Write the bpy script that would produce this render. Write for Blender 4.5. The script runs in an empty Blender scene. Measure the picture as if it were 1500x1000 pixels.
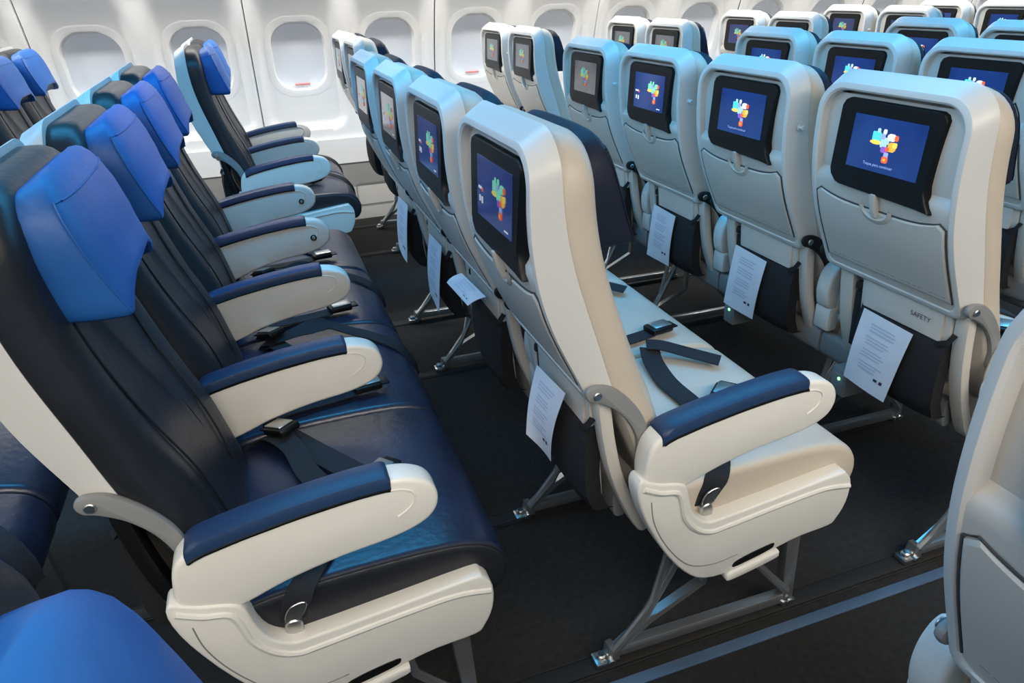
import bpy, bmesh, math, random
from mathutils import Vector, Matrix
random.seed(4)
scene = bpy.context.scene
COL = scene.collection
PI = math.pi

# ------------------------------------------------------------------ materials
def mat(name, col, rough=0.5, metal=0.0, emit=None, estr=0.0, bump=0.0, bscale=200.0, var=0.0, vscale=8.0, spec=0.5, coat=0.0, alpha=None):
    m = bpy.data.materials.new(name); m.use_nodes = True
    nt = m.node_tree; b = nt.nodes['Principled BSDF']
    b.inputs['Base Color'].default_value = (*col, 1)
    b.inputs['Roughness'].default_value = rough
    b.inputs['Metallic'].default_value = metal
    b.inputs['Specular IOR Level'].default_value = spec
    b.inputs['Coat Weight'].default_value = coat
    if emit:
        b.inputs['Emission Color'].default_value = (*emit, 1)
        b.inputs['Emission Strength'].default_value = estr
    tc = nt.nodes.new('ShaderNodeTexCoord')
    if bump:
        n = nt.nodes.new('ShaderNodeTexNoise'); n.inputs['Scale'].default_value = bscale; n.inputs['Detail'].default_value = 3
        nt.links.new(tc.outputs['Object'], n.inputs['Vector'])
        bp = nt.nodes.new('ShaderNodeBump'); bp.inputs['Strength'].default_value = bump; bp.inputs['Distance'].default_value = 0.004
        nt.links.new(n.outputs['Fac'], bp.inputs['Height']); nt.links.new(bp.outputs['Normal'], b.inputs['Normal'])
    if var:
        n = nt.nodes.new('ShaderNodeTexNoise'); n.inputs['Scale'].default_value = vscale; n.inputs['Detail'].default_value = 5
        nt.links.new(tc.outputs['Object'], n.inputs['Vector'])
        r = nt.nodes.new('ShaderNodeValToRGB')
        r.color_ramp.elements[0].position = 0.3; r.color_ramp.elements[1].position = 0.7
        r.color_ramp.elements[0].color = (*[c*(1-var) for c in col], 1)
        r.color_ramp.elements[1].color = (*[min(1, c*(1+var)) for c in col], 1)
        nt.links.new(n.outputs['Fac'], r.inputs['Fac']); nt.links.new(r.outputs['Color'], b.inputs['Base Color'])
    return m

M = {}
M['shell']   = mat('white_plastic', (0.62, 0.61, 0.58), 0.38, var=0.03, vscale=3)
M['greyp']   = mat('grey_tray_plastic', (0.56, 0.52, 0.465), 0.42, var=0.02, vscale=3)
M['greyd']   = mat('mid_grey_plastic', (0.22, 0.222, 0.22), 0.45)
M['armw']    = mat('cream_plastic', (0.78, 0.745, 0.675), 0.36, var=0.02)
M['pad']     = mat('navy_pad', (0.014, 0.037, 0.098), 0.42, bump=0.15, bscale=300)
M['black']   = mat('black_plastic', (0.006, 0.006, 0.0065), 0.38, spec=0.25)
M['fabric']  = mat('black_net', (0.008, 0.008, 0.010), 0.9, bump=0.4, bscale=500)
M['navy']    = mat('navy_leather', (0.012, 0.019, 0.048), 0.34, spec=0.75, bump=0.25, bscale=60, var=0.25, vscale=9)
M['char']    = mat('charcoal_leather', (0.014, 0.015, 0.020), 0.40, bump=0.22, bscale=60, var=0.15, vscale=9)
M['blue']    = mat('blue_leather', (0.015, 0.105, 0.36), 0.5, bump=0.2, bscale=60, var=0.10, vscale=7)
M['lightc']  = mat('pale_grey_leather', (0.56, 0.515, 0.45), 0.45, bump=0.15, bscale=60, var=0.05)
M['beige']   = mat('beige_leather', (0.56, 0.48, 0.385), 0.5, bump=0.15, bscale=60, var=0.04)
M['hdnavy']  = mat('dark_headrest_leather', (0.010, 0.014, 0.030), 0.6, spec=0.3, bump=0.2, bscale=60)
M['strap']   = mat('belt_webbing', (0.008, 0.010, 0.016), 0.75, bump=0.5, bscale=600)
M['metal']   = mat('brushed_metal', (0.55, 0.55, 0.54), 0.33, metal=1.0)
M['alu']     = mat('painted_metal', (0.50, 0.50, 0.49), 0.30, metal=0.85)
M['paper']   = None
M['green']   = mat('green_indicator', (0.02, 0.3, 0.03), 0.4, emit=(0.15, 1.0, 0.2), estr=6.0)
M['carpet']  = mat('dark_carpet', (0.021, 0.019, 0.0175), 0.95, bump=0.8, bscale=700, var=0.35, vscale=60)
M['rail']    = mat('track_cover', (0.014, 0.013, 0.012), 0.7)
M['stripe']  = mat('blue_strip', (0.075, 0.125, 0.20), 0.45, var=0.2, vscale=6)
M['wall']    = mat('white_wall_panel', (0.74, 0.735, 0.72), 0.45)
M['walld']   = mat('grey_wall_panel', (0.27, 0.258, 0.24), 0.55)
M['wallk']   = mat('beige_kick_panel', (0.58, 0.555, 0.51), 0.55)
M['frame']   = mat('window_frame_plastic', (0.76, 0.755, 0.74), 0.4)
M['shade']   = mat('window_shade_plastic', (0.55, 0.575, 0.61), 0.5, emit=(0.88, 0.92, 1.0), estr=0.17)  # weak emission stands for daylight coming through the closed shade
M['red']     = mat('red_handle', (0.55, 0.22, 0.20), 0.5)
M['ceil']    = mat('ceiling_panel', (0.55, 0.56, 0.58), 0.6)
M['seam']    = mat('dark_seam', (0.05, 0.05, 0.05), 0.7)
M['ink']     = mat('dark_ink', (0.03, 0.03, 0.05), 0.7)
M['inkb']    = mat('faded_blue_ink', (0.46, 0.51, 0.64), 0.7)
M['paper']   = mat('printed_paper', (0.66, 0.69, 0.76), 0.6, var=0.03, vscale=20)
def emis(name, col, s):
    return mat(name, tuple(0.3*c for c in col), 0.3, emit=col, estr=s)
# display: dim blue backlight with a soft variation
def display_mat(name, c0, c1, s):
    m = mat(name, (0.01, 0.012, 0.02), 0.12)
    nt = m.node_tree; b = nt.nodes['Principled BSDF']
    tc = nt.nodes.new('ShaderNodeTexCoord'); n = nt.nodes.new('ShaderNodeTexNoise'); n.inputs['Scale'].default_value = 9
    nt.links.new(tc.outputs['Object'], n.inputs['Vector'])
    r = nt.nodes.new('ShaderNodeValToRGB'); r.color_ramp.elements[0].color = (*c0, 1); r.color_ramp.elements[1].color = (*c1, 1)
    r.color_ramp.elements[0].position = .35; r.color_ramp.elements[1].position = .65
    nt.links.new(n.outputs['Fac'], r.inputs['Fac']); nt.links.new(r.outputs['Color'], b.inputs['Emission Color'])
    b.inputs['Emission Strength'].default_value = s
    return m
M['disp'] = display_mat('blue_display', (0.008, 0.032, 0.18), (0.011, 0.046, 0.235), 1.0)
M['disp2'] = display_mat('dim_display', (0.010, 0.022, 0.10), (0.016, 0.032, 0.14), 1.0)  # brightness lost at oblique viewing angles, put into a darker emission
LOGO = [emis('logo_cyan', (0.10, 0.75, 0.85), 1.0), emis('logo_yellow', (0.95, 0.75, 0.12), 1.0), emis('logo_sky', (0.45, 0.75, 0.95), 1.0),
        emis('logo_white', (0.85, 0.9, 0.95), 1.0), emis('logo_orange', (1.0, 0.50, 0.06), 1.0), emis('logo_purple', (0.30, 0.12, 0.60), 1.0),
        emis('logo_red', (1.0, 0.14, 0.05), 1.0), emis('logo_violet', (0.35, 0.45, 0.85), 1.0), emis('logo_green', (0.25, 0.85, 0.55), 1.0)]
LOGOD = [emis('dim_'+m.name, tuple(m.node_tree.nodes['Principled BSDF'].inputs['Emission Color'].default_value)[:3], .35) for m in LOGO]  # same viewing-angle falloff put into weaker logo emission
M['disp3'] = display_mat('reflection_grey_display', (0.10, 0.105, 0.115), (0.14, 0.145, 0.155), 1.0)  # grey emission stands for the bright wall mirrored in the glass
M['caption'] = emis('caption_text', (0.32, 0.48, 0.85), 1.0)

# ------------------------------------------------------------------ mesh builder
def lerp_tab(tab):
    def f(z):
        if z <= tab[0][0]:
            (a, b), (c, d) = tab[0], tab[1]
        elif z >= tab[-1][0]:
            (a, b), (c, d) = tab[-2], tab[-1]
        else:
            for k in range(len(tab)-1):
                if tab[k][0] <= z <= tab[k+1][0]:
                    (a, b), (c, d) = tab[k], tab[k+1]; break
        return b + (d-b)*(z-a)/(c-a)
    return f
def smooth_tab(tab, n=40):
    """quadratic-ish smoothing of a table so lofted faces have no kinks"""
    f = lerp_tab(tab); lo, hi = tab[0][0], tab[-1][0]; w = (hi-lo)/14
    def g(z):
        return (f(z-w)+2*f(z-.5*w)+3*f(z)+2*f(z+.5*w)+f(z+w))/9
    return g
def sstep(a, b, x):
    t = max(0, min(1, (x-a)/(b-a))); return t*t*(3-2*t)
def catmull(pts, n=5, closed=True):
    out = []; N = len(pts)
    for i in range(N if closed else N-1):
        if closed: p0, p1, p2, p3 = pts[(i-1) % N], pts[i], pts[(i+1) % N], pts[(i+2) % N]
        else: p0, p1, p2, p3 = pts[max(i-1, 0)], pts[i], pts[i+1], pts[min(i+2, N-1)]
        for k in range(n):
            t = k/n
            out.append(tuple(0.5*((2*b)+(-a+c)*t+(2*a-5*b+4*c-d)*t*t+(-a+3*b-3*c+d)*t**3) for a, b, c, d in zip(p0, p1, p2, p3)))
    if not closed: out.append(tuple(pts[-1]))
    return out
def area2(p):
    return sum(p[i][0]*p[(i+1) % len(p)][1]-p[(i+1) % len(p)][0]*p[i][1] for i in range(len(p)))
def inset(poly, d):
    """offset a closed 2-D polygon inwards by d"""
    s = 1 if area2(poly) > 0 else -1; N = len(poly); out = []
    for i in range(N):
        a, b, c = Vector(poly[i-1]), Vector(poly[i]), Vector(poly[(i+1) % N])
        e1, e2 = (b-a), (c-b)
        if e1.length < 1e-9: e1 = e2
        if e2.length < 1e-9: e2 = e1
        n1 = Vector((-e1.y, e1.x)).normalized()*s; n2 = Vector((-e2.y, e2.x)).normalized()*s
        n = (n1+n2)
        if n.length < 1e-6: n = n1
        n.normalize(); k = max(0.5, n.dot(n1))
        out.append(tuple(b+n*(d/k)))
    return out
def rrect(y0, y1, z0, z1, rs, nc=6, ny=8, nz=12):
    """rounded rectangle, counter-clockwise from bottom-left; rs = bl, br, tr, tl"""
    P = []
    def arc(cx, cz, r, a0):
        for k in range(nc+1):
            a = a0+PI/2*k/nc; P.append((cx+r*math.cos(a), cz+r*math.sin(a)))
    def seg(p, q, n):
        for k in range(1, n): P.append((p[0]+(q[0]-p[0])*k/n, p[1]+(q[1]-p[1])*k/n))
    bl, br, tr, tl = rs
    arc(y0+bl, z0+bl, bl, PI); seg((y0+bl, z0), (y1-br, z0), ny)
    arc(y1-br, z0+br, br, 1.5*PI); seg((y1, z0+br), (y1, z1-tr), nz)
    arc(y1-tr, z1-tr, tr, 0); seg((y1-tr, z1), (y0+tl, z1), ny)
    arc(y0+tl, z1-tl, tl, PI/2); seg((y0, z1-tl), (y0, z0+bl), nz)
    return P

class MB:
    def __init__(s): s.v = []; s.f = []; s.m = []
    def add(s, vs, fs, mi=0):
        o = len(s.v); s.v += [tuple(v) for v in vs]
        for f in fs: s.f.append(tuple(i+o for i in f)); s.m.append(mi)
        return s
    def loft(s, loops, cap0=True, cap1=True, closed=True, mi=0):
        n = len(loops[0]); vs = [p for l in loops for p in l]; fs = []
        for k in range(len(loops)-1):
            for i in range(n if closed else n-1):
                j = (i+1) % n
                fs.append((k*n+i, k*n+j, (k+1)*n+j, (k+1)*n+i))
        if cap0: fs.append(tuple(range(n))[::-1])
        if cap1: fs.append(tuple((len(loops)-1)*n+i for i in range(n)))
        return s.add(vs, fs, mi)
    def grid(s, rows, mi=0):
        n = len(rows[0]); vs = [p for r in rows for p in r]
        fs = [(k*n+i, k*n+i+1, (k+1)*n+i+1, (k+1)*n+i) for k in range(len(rows)-1) for i in range(n-1)]
        return s.add(vs, fs, mi)
    def extr(s, poly, y0, y1, bev=0.0, seg=3, axis='y', mi=0):
        """extrude an (x,z) polygon along y (or a (y,z) polygon along x) with rounded rims"""
        L = []
        st = [(0, 0)] if not bev else [(bev*(1-math.sin(PI/2*k/seg)), bev*(1-math.cos(PI/2*k/seg))) for k in range(seg+1)]
        def put(p, t): return (p[0], t, p[1]) if axis == 'y' else ((t, p[0], p[1]) if axis == 'x' else (p[0], p[1], t))
        for ins, off in st:
            pp = inset(poly, ins) if ins > 1e-9 else poly
            L.append([put(p, y0+off) for p in pp])
        for ins, off in reversed(st):
            pp = inset(poly, ins) if ins > 1e-9 else poly
            L.append([put(p, y1-off) for p in pp])
        return s.loft(L, mi=mi)
    def box(s, x0, x1, y0, y1, z0, z1, bev=0.003, mi=0):
        b = min(bev, (x1-x0)*.45, (y1-y0)*.45, (z1-z0)*.45)
        P = rrect(x0, x1, z0, z1, (b,)*4, nc=2, ny=1, nz=1)
        return s.extr(P, y0, y1, b*.9, 2, mi=mi)
    def tube(s, path, r, n=8, mi=0, flat=1.0):
        path = [Vector(p) for p in path]; L = []
        for i, p in enumerate(path):
            t = (path[min(i+1, len(path)-1)]-path[max(i-1, 0)]).normalized()
            a = Vector((0, 1, 0)) if abs(t.y) < .9 else Vector((1, 0, 0))
            u = t.cross(a).normalized(); w = t.cross(u)
            L.append([tuple(p+u*(r*flat*math.cos(2*PI*k/n))+w*(r*math.sin(2*PI*k/n))) for k in range(n)])
        return s.loft(L, mi=mi)
    def ribbon(s, path, wdirs, width, th=0.0022, mi=0):
        path = [Vector(p) for p in path]; L = []
        if not isinstance(wdirs, list): wdirs = [wdirs]*len(path)
        for i, p in enumerate(path):
            t = (path[min(i+1, len(path)-1)]-path[max(i-1, 0)]).normalized()
            w = Vector(wdirs[i]); w = (w-t*w.dot(t)).normalized(); n = t.cross(w)
            L.append([tuple(p+w*(a*width/2)+n*(b*th/2)) for a, b in ((-1, -1), (1, -1), (1, 1), (-1, 1))])
        return s.loft(L, mi=mi)
    def cyl(s, c, ax, r, h, n=16, mi=0, bev=0.0):
        c = Vector(c); ax = Vector(ax).normalized(); a = Vector((0, 0, 1)) if abs(ax.z) < .9 else Vector((1, 0, 0))
        u = ax.cross(a).normalized(); w = ax.cross(u)
        prof = [(r, 0), (r, h)] if not bev else [(r-bev, 0), (r, bev), (r, h-bev), (r-bev, h)]
        return s.loft([[tuple(c+ax*hh+u*(rr*math.cos(2*PI*k/n))+w*(rr*math.sin(2*PI*k/n))) for k in range(n)] for rr, hh in prof], mi=mi)
    def mesh(s, name, mats, angle=40):
        me = bpy.data.meshes.new(name); me.from_pydata(s.v, [], s.f)
        for m in (mats if isinstance(mats, (list, tuple)) else [mats]): me.materials.append(m)
        me.polygons.foreach_set('material_index', s.m)
        bm = bmesh.new(); bm.from_mesh(me); bmesh.ops.recalc_face_normals(bm, faces=bm.faces); bm.to_mesh(me); bm.free()
        me.polygons.foreach_set('use_smooth', [True]*len(me.polygons))
        for p in me.polygons:
            if len(p.vertices) > 8: p.use_smooth = False
        me.set_sharp_from_angle(angle=math.radians(angle)); me.update()
        return me
def flank(me, idx=1, ny=0.62):
    for p in me.polygons:
        if abs(p.normal.y) > ny: p.material_index = idx
    return me
def link(name, me, parent=None, mx=None):
    o = bpy.data.objects.new(name, me); COL.objects.link(o)
    if parent: o.parent = parent
    if mx is not None: o.matrix_local = mx
    return o
def tag(o, label=None, cat=None, group=None, kind=None):
    if label: o['label'] = label
    if cat: o['category'] = cat
    if group: o['group'] = group
    if kind: o['kind'] = kind
    return o

# ------------------------------------------------------------------ seat geometry (local: x forward, y to the left, floor at z=0)
S = 0.479
rear = smooth_tab([(.40, .210), (.55, .205), (.66, .186), (.72, .157), (.80, .118), (.86, .097), (.92, .084), (1.0, .077), (1.07, .079), (1.14, .084)])
seam = smooth_tab([(.44, .310), (.56, .272), (.66, .230), (.72, .208), (.79, .187), (.86, .163), (.926, .143), (.99, .130), (1.07, .124), (1.15, .122)])
def shell_mesh():
    b = MB()
    def ol(i): return rrect(.046+i, .433-i, .668+i, 1.108-i+(.9*max(0, -i)), (.02, .02, max(.02, .062-.6*i), max(.02, .062-.6*i)), nc=8, ny=10, nz=16)
    L = []
    for i, fx in [(.019, lambda z: rear(z)+.026), (.016, lambda z: rear(z)+.003), (.012, lambda z: rear(z)-.0005), (.004, lambda z: rear(z)),
                  (.001, lambda z: rear(z)+.0012), (0, lambda z: rear(z)+.004), (-.006, lambda z: .5*(rear(z)+seam(z))), (-.0115, lambda z: seam(z)-.0025),
                  (-.0115, lambda z: seam(z)), (.004, lambda z: seam(z)+.002)]:
        L.append([(fx(z), y, z) for y, z in ol(i)])
    b.loft(L, cap0=False, cap1=False)
    rows = []
    zs = [.672+.012*k for k in range(20)] + [.912, .918, .924, .930] + [.942+.0118*k for k in range(13)]
    for z in zs:
        y0, y1 = .058, .421
        dz = max(0, z-(1.092-.058)); r = .058
        ins = r-math.sqrt(max(0, r*r-dz*dz)) if dz > 0 else 0
        d = .002+.017*sstep(.905, .925, z)
        rows.append([(rear(z)+d, y0+ins+(y1-y0-2*ins)*k/12, z) for k in range(13)])
    b.grid(rows)
    me = b.mesh('back_shell', [M['shell'], M['greyp']], 38)
    n0 = len(me.polygons)-(len(rows)-1)*12
    for p in me.polygons:
        if p.index >= n0: p.material_index = 1
    return me
def tray_mesh():
    b = MB()
    def rowset(off, i):
        R = []
        for k in range(13):
            t = k/12; row = []
            for j in range(25):
                u = j/24; y = .066+i+(.413-.066-2*i)*u
                zt = .881-.022*(1-(2*u-1)**4)-i; zb = .702+i
                e = min(u, 1-u)*(.347)
                if e < .016: zt -= .016-math.sqrt(max(0, .016**2-(.016-e)**2))
                z = zb+(zt-zb)*t
                row.append((rear(z)+off, y, z))
            R.append(row)
        return R
    A = rowset(-.0035, .004); B = rowset(-.0005, 0); C = rowset(.006, 0)
    def border(R): return R[0]+[r[-1] for r in R[1:]]+R[-1][-2::-1]+[r[0] for r in R[-2:0:-1]]
    b.grid(A); b.loft([border(A), border(B), border(C)], cap0=False, cap1=False)
    top = B[-1]; pth = [B[k][0] for k in range(0, 13, 2)]+list(top)+[B[k][-1] for k in range(12, -1, -2)]
    b.tube([(x+.0005, y+(.0022 if y > .38 else (-.0022 if y < .10 else 0)), z+(.0022 if z > .84 else 0)) for x, y, z in pth], .0016, 6, mi=2)
    # fine print across the lower edge
    for j in range(22):
        y = .392-.0145*j
        if j % 5 == 3: continue
        z = .712
        b.box(rear(z)-.0042, rear(z)-.0030, y-.011, y, z, z+.0035, .0004, mi=1)
    return b.mesh('tray_table', [M['greyp'], M['greyd'], M['seam']], 35)
def latch_mesh():
    b = MB(); P = [(rear(.898)-.014, .898), (rear(.898)+.002, .900), (rear(.846)+.002, .844), (rear(.846)-.011, .848), (rear(.87)-.0145, .872)]
    b.extr(P, .229, .244, .003, 2)
    P = [(.236+.045*math.cos(PI+PI*k/14), .868+.036*math.sin(PI+PI*k/14)) for k in range(15)]
    Q = [(.236+.037*math.cos(PI+PI*k/14), .868+.026*math.sin(PI+PI*k/14)) for k in range(15)]
    b.loft([[(rear(z)-.004, y, z) for y, z in P], [(rear(z)-.0075, y, z-.001) for y, z in Q[:]], [(rear(z)-.004, y, z+.006) for y, z in Q]], closed=False, cap0=False, cap1=False)
    return b.mesh('tray_latch', M['greyp'], 35)
def scr_off(z): return .0905-.0075*(1.080-z)/.18
BEZ = [(y+.021, z-.007) for y, z in [(.086, 1.070), (.092, 1.080), (.103, 1.085), (.330, 1.085), (.343, 1.080), (.350, 1.068), (.351, .935), (.346, .922), (.330, .908), (.318, .905), (.110, .899), (.078, .896), (.080, .902), (.091, .917), (.098, .932), (.099, .946)]]
def bezel_mesh():
    b = MB(); P = []
    for i in range(len(BEZ)):
        a, c = BEZ[i], BEZ[(i+1) % len(BEZ)]
        n = 6 if math.hypot(a[0]-c[0], a[1]-c[1]) > .05 else 1
        for k in range(n): P.append((a[0]+(c[0]-a[0])*k/n, a[1]+(c[1]-a[1])*k/n))
    L = []
    for ins, d in ((0, .024), (0, .002), (.0015, -.001), (.0028, -.002)):
        L.append([(scr_off(z)+d, y, z) for y, z in inset(P, ins)])
    b.loft(L)
    return b.mesh('seat_monitor', M['black'], 35)
DY0, DY1, DZ0, DZ1 = .142, .326, .943, 1.050
def dpt(u, v, lift):
    z = DZ1+(DZ0-DZ1)*v; y = DY1+(DY0-DY1)*u
    return (scr_off(z)-lift, y, z)
def display_mesh():
    b = MB(); b.grid([[dpt(i/8, j/6, .0032) for i in range(9)] for j in range(7)])
    L = [[dpt(u, v, d) for u, v in ((0, 0), (1, 0), (1, 1), (0, 1))] for d in (.0032, -.004)]
    b.loft(L, cap0=False)
    return b.mesh('display', M['disp'])
TILES = [  # u, v, half-u, half-v, colour, corner cut
    (.365, .345, .062, .085, 0, .2), (.385, .235, .022, .04, 2, .4), (.470, .240, .024, .045, 3, .4), (.370, .455, .085, .040, 1, .6),
    (.490, .400, .060, .060, 2, .3), (.455, .330, .030, .050, 7, .3), (.575, .320, .060, .065, 3, .5), (.640, .320, .026, .05, 6, .5), (.480, .480, .045, .050, 2, .4),
    (.600, .490, .055, .085, 4, .5), (.635, .450, .030, .05, 1, .4), (.500, .560, .042, .055, 5, .4), (.550, .540, .028, .04, 6, .5),
    (.545, .650, .028, .048, 7, .3), (.540, .735, .040, .062, 6, .4), (.540, .735, .018, .028, 4, .4)]
def logo_mesh(shift=0.0, extra=False, dim=False):
    b = MB()
    def tile(u, v, hu, hv, c, cut, lift=.0040):
        hu *= .95; q = cut*hu; w = cut*hv
        P = [(u-hu+q, v-hv), (u+hu-q, v-hv), (u+hu, v-hv+w), (u+hu, v+hv-w), (u+hu-q, v+hv), (u-hu+q, v+hv), (u-hu, v+hv-w), (u-hu, v-hv+w)]
        b.loft([[dpt(x, y, .0030) for x, y in P], [dpt(x, y, lift) for x, y in P]], mi=c)
    for k, (u, v, hu, hv, c, cut) in enumerate(TILES):
        if extra: c = {0: 8, 2: 8, 3: 8}.get(c, c)
        tile(u+shift, v, hu, hv, c, cut, .0038+.0001*k)
    return b.mesh('screen_logo', LOGOD if dim else LOGO)
def marks_mesh(dim=False):
    b = MB()
    if True:
        def tile(u, v, hu, hv, c, cut):
            P = [(u-hu, v-hv), (u+hu, v-hv), (u+hu, v+hv), (u-hu, v+hv)]
            b.loft([[dpt(x, y, .0030) for x, y in P], [dpt(x, y, .0040) for x, y in P]], mi=c)
        for u, v, hu, hv, c in [(.10, .52, .05, .022, 3), (.17, .54, .02, .03, 6), (.09, .70, .018, .05, 3), (.16, .71, .018, .055, 3), (.86, .92, .05, .012, 3)]:
            tile(u, v, hu, hv, c, .3)
    return b.mesh('screen_marks', LOGOD if dim else LOGO)
def text_mesh(name, body, size, m, place):
    c = bpy.data.curves.new(name, 'FONT'); c.body = body; c.size = size; c.extrude = 0.0; c.resolution_u = 2
    o = bpy.data.objects.new(name, c); COL.objects.link(o)
    dg = bpy.context.evaluated_depsgraph_get(); me = bpy.data.meshes.new_from_object(o.evaluated_get(dg))
    bpy.data.objects.remove(o); bpy.data.curves.remove(c)
    me.name = name
    for v in me.vertices: v.co = place(v.co.x, v.co.y)
    me.materials.clear(); me.materials.append(m); me.update()
    return me
def outline_front(i): return rrect(.033+i, .446-i, .455+i, 1.120-i, (.03, .03, max(.02, .082-i), max(.02, .082-i)), nc=8, ny=10, nz=24)
def backrest_mesh(mats):
    b = MB(); L = []
    for i, d in [(.006, -.004), (.000, .003), (-.001, .018), (-.001, .032), (.003, .044), (.012, .054), (.028, .060), (.050, .062), (.075, .058), (.10, .054), (.15, .052)]:
        L.append([(seam(z)+d+.016*math.exp(-((z-.66)/.10)**2)*sstep(-.001, .05, i), y, z) for y, z in outline_front(i)])
    b.loft(L)
    # stitched bolster seams
    for yy in (.112, .366):
        b.tube([(seam(z)+.0580+.016*math.exp(-((z-.66)/.10)**2), yy+(.03 if yy < .2 else -.03)*sstep(.95, .55, z), z) for z in [.52+.02*k for k in range(23)]], .0022, 6)
    me = b.mesh('backrest', mats, 60)
    for p in me.polygons:
        if p.normal.z > .6: p.material_index = 1
    return flank(me, 1, .70)
HZ = [.936, .938, .943, .952, .97, .99, 1.01, 1.03, 1.05, 1.07, 1.09, 1.102, 1.112, 1.119, 1.123, 1.125]
head_k = lerp_tab([(.936, .55), (.938, .80), (.943, .94), (.952, 1), (1.09, 1), (1.102, .98), (1.112, .93), (1.119, .82), (1.123, .64), (1.125, .35)])
head_w = lerp_tab([(.936, .80), (.938, .85), (.943, .885), (.952, .905), (.99, .945), (1.03, .985), (1.06, .985), (1.08, .968), (1.09, .945), (1.102, .905), (1.112, .85), (1.119, .78), (1.123, .70), (1.125, .55)])
head_e = lerp_tab([(.936, .002), (.952, .008), (.99, .018), (1.03, .024), (1.07, .024), (1.10, .018), (1.125, .008)])
def head_sec(z):
    k = head_k(z); sd_ = .046+.044*(1.115-z)/.165; E = head_e(z); D0 = sd_+E
    xb = seam(z)+.046+D0*(1-k)*.5; sd_ *= k; E *= k; D = sd_+E; h = .170*head_w(z); c = .2395; r = min(.010, D*.25)
    side = [(xb, .93), (xb+r*.35, .98), (xb+r, 1.0), (xb+sd_*.6, 1.0), (xb+sd_*.93, .99), (xb+sd_, .972)]
    front = [(xb+sd_+E*.40, .88), (xb+sd_+E*.72, .72), (xb+sd_+E*.93, .48), (xb+sd_+E, .24)]
    half = side+front
    P = [(x, c-h*q) for x, q in half]+[(xb+D, c)]+[(x, c+h*q) for x, q in reversed(half)]+[(xb, c)]
    drop = .015*sstep(1.06, 1.118, z)
    P = [(x, y, z-drop*max(0, 1-(x-xb)/max(D, .01))) for x, y in P]
    up = .036*max(0, 1-(z-.936)/.075)                      # the centre panel ends higher than the wings
    P = [(x, y, zz+up*(1-sstep(.62, .93, abs(y-c)/.146))) for x, y, zz in P]
    return P, (xb+sd_+.0005, .975*h)
def headrest_mesh(mats):
    """padded headrest: flat centre panel between two forward-raked wings, rounded top and bottom"""
    b = MB(); L = []
    for z in HZ:
        P, _ = head_sec(z)
        L.append(P)
    b.loft(L)
    me = b.mesh('headrest', mats, 48)
    return me
def piping_mesh(m):
    b = MB()
    zz = [.948+.0094*k for k in range(17)]
    for sg in (-1, 1):
        b.tube([(head_sec(z)[1][0]+.0005, .2395+sg*head_sec(z)[1][1], z) for z in zz], .0014, 6)
    x, w = head_sec(zz[-1])[1]
    P, _ = head_sec(zz[-1]); b.tube([(q[0]+.0003, q[1], q[2]) for q in P[5:16]], .0014, 6)
    return b.mesh('headrest_piping', m)
def cushion_piping():
    b = MB(); Q = inset(catmull(CUSH, 4), .0047); b.tube([(x, .0077, z) for x, z in Q[4:42]], .0018, 6)
    return b.mesh('cushion_piping', M['char'])
CUSH = [(.30, .40), (.305, .455), (.36, .474), (.44, .482), (.54, .485), (.63, .484), (.69, .478), (.735, .462), (.760, .434), (.768, .400), (.757, .366), (.722, .350), (.60, .362), (.42, .375)]
def cushion_mesh(mats):
    b = MB(); P = catmull(CUSH, 4)
    b.extr(P, .003, S-.003, .016, 5)
    me = b.mesh('seat_cushion', mats, 60)
    return flank(me, 1, .60)
ARM = [(.262, .588), (.278, .612), (.300, .624), (.36, .637), (.44, .650), (.52, .659), (.57, .662), (.610, .656), (.638, .640), (.650, .613), (.643, .585), (.618, .565), (.57, .551), (.49, .540), (.41, .522), (.35, .501), (.305, .490), (.272, .500), (.256, .535)]
def armrest_mesh():
    b = MB(); P = catmull(ARM, 4); b.extr(P, -.024, .024, .008, 3)
    # raised inlay line on both faces
    q = [(.33, .612), (.42, .628), (.52, .640), (.585, .643), (.612, .630), (.607, .608), (.585, .592)]
    for yy in (-.0243, .0243):
        b.tube([(x, yy, z) for x, z in catmull(q, 5, False)], .0018, 6)
    return b.mesh('armrest', M['armw'], 40)
def pad_mesh():
    top = lerp_tab([(.262, .592), (.278, .614), (.300, .6265), (.36, .6395), (.44, .6525), (.52, .6615), (.57, .6635), (.61, .657)])
    b = MB(); L = []
    xs = [.284, .287, .295]+[.31+.0275*k for k in range(10)]+[.572, .578, .580]
    for i, x in enumerate(xs):
        e = {0: .35, 1: .8, len(xs)-1: .35, len(xs)-2: .8}.get(i, 1)
        t = top(x); h = .0065*e; w = .0262*(.86+.14*e)
        L.append([(x, -w, t-.018), (x, -w, t-.003), (x, -w*.9, t+h*.6), (x, -w*.6, t+h), (x, 0, t+h*1.15), (x, w*.6, t+h), (x, w*.9, t+h*.6), (x, w, t-.003), (x, w, t-.018)])
    b.loft(L)
    for sg in (-1, 1):
        b.tube([(x, sg*.0255, top(x)-.0165) for x in xs[1:-1]], .0030, 6, mi=1)
    return b.mesh('armrest_pad', [M['pad'], M['black']], 50)
def armbox_mesh():
    b = MB(); b.box(.238, .272, -.028, .028, .452, .520, .008)
    P = catmull([(.236, .520), (.225, .56), (.228, .60), (.243, .628), (.262, .634), (.275, .61), (.27, .55), (.262, .52)], 4)
    b.extr(P, -.024, .024, .009, 3)
    return b.mesh('armrest_pivot_cover', M['shell'], 40)
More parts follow.
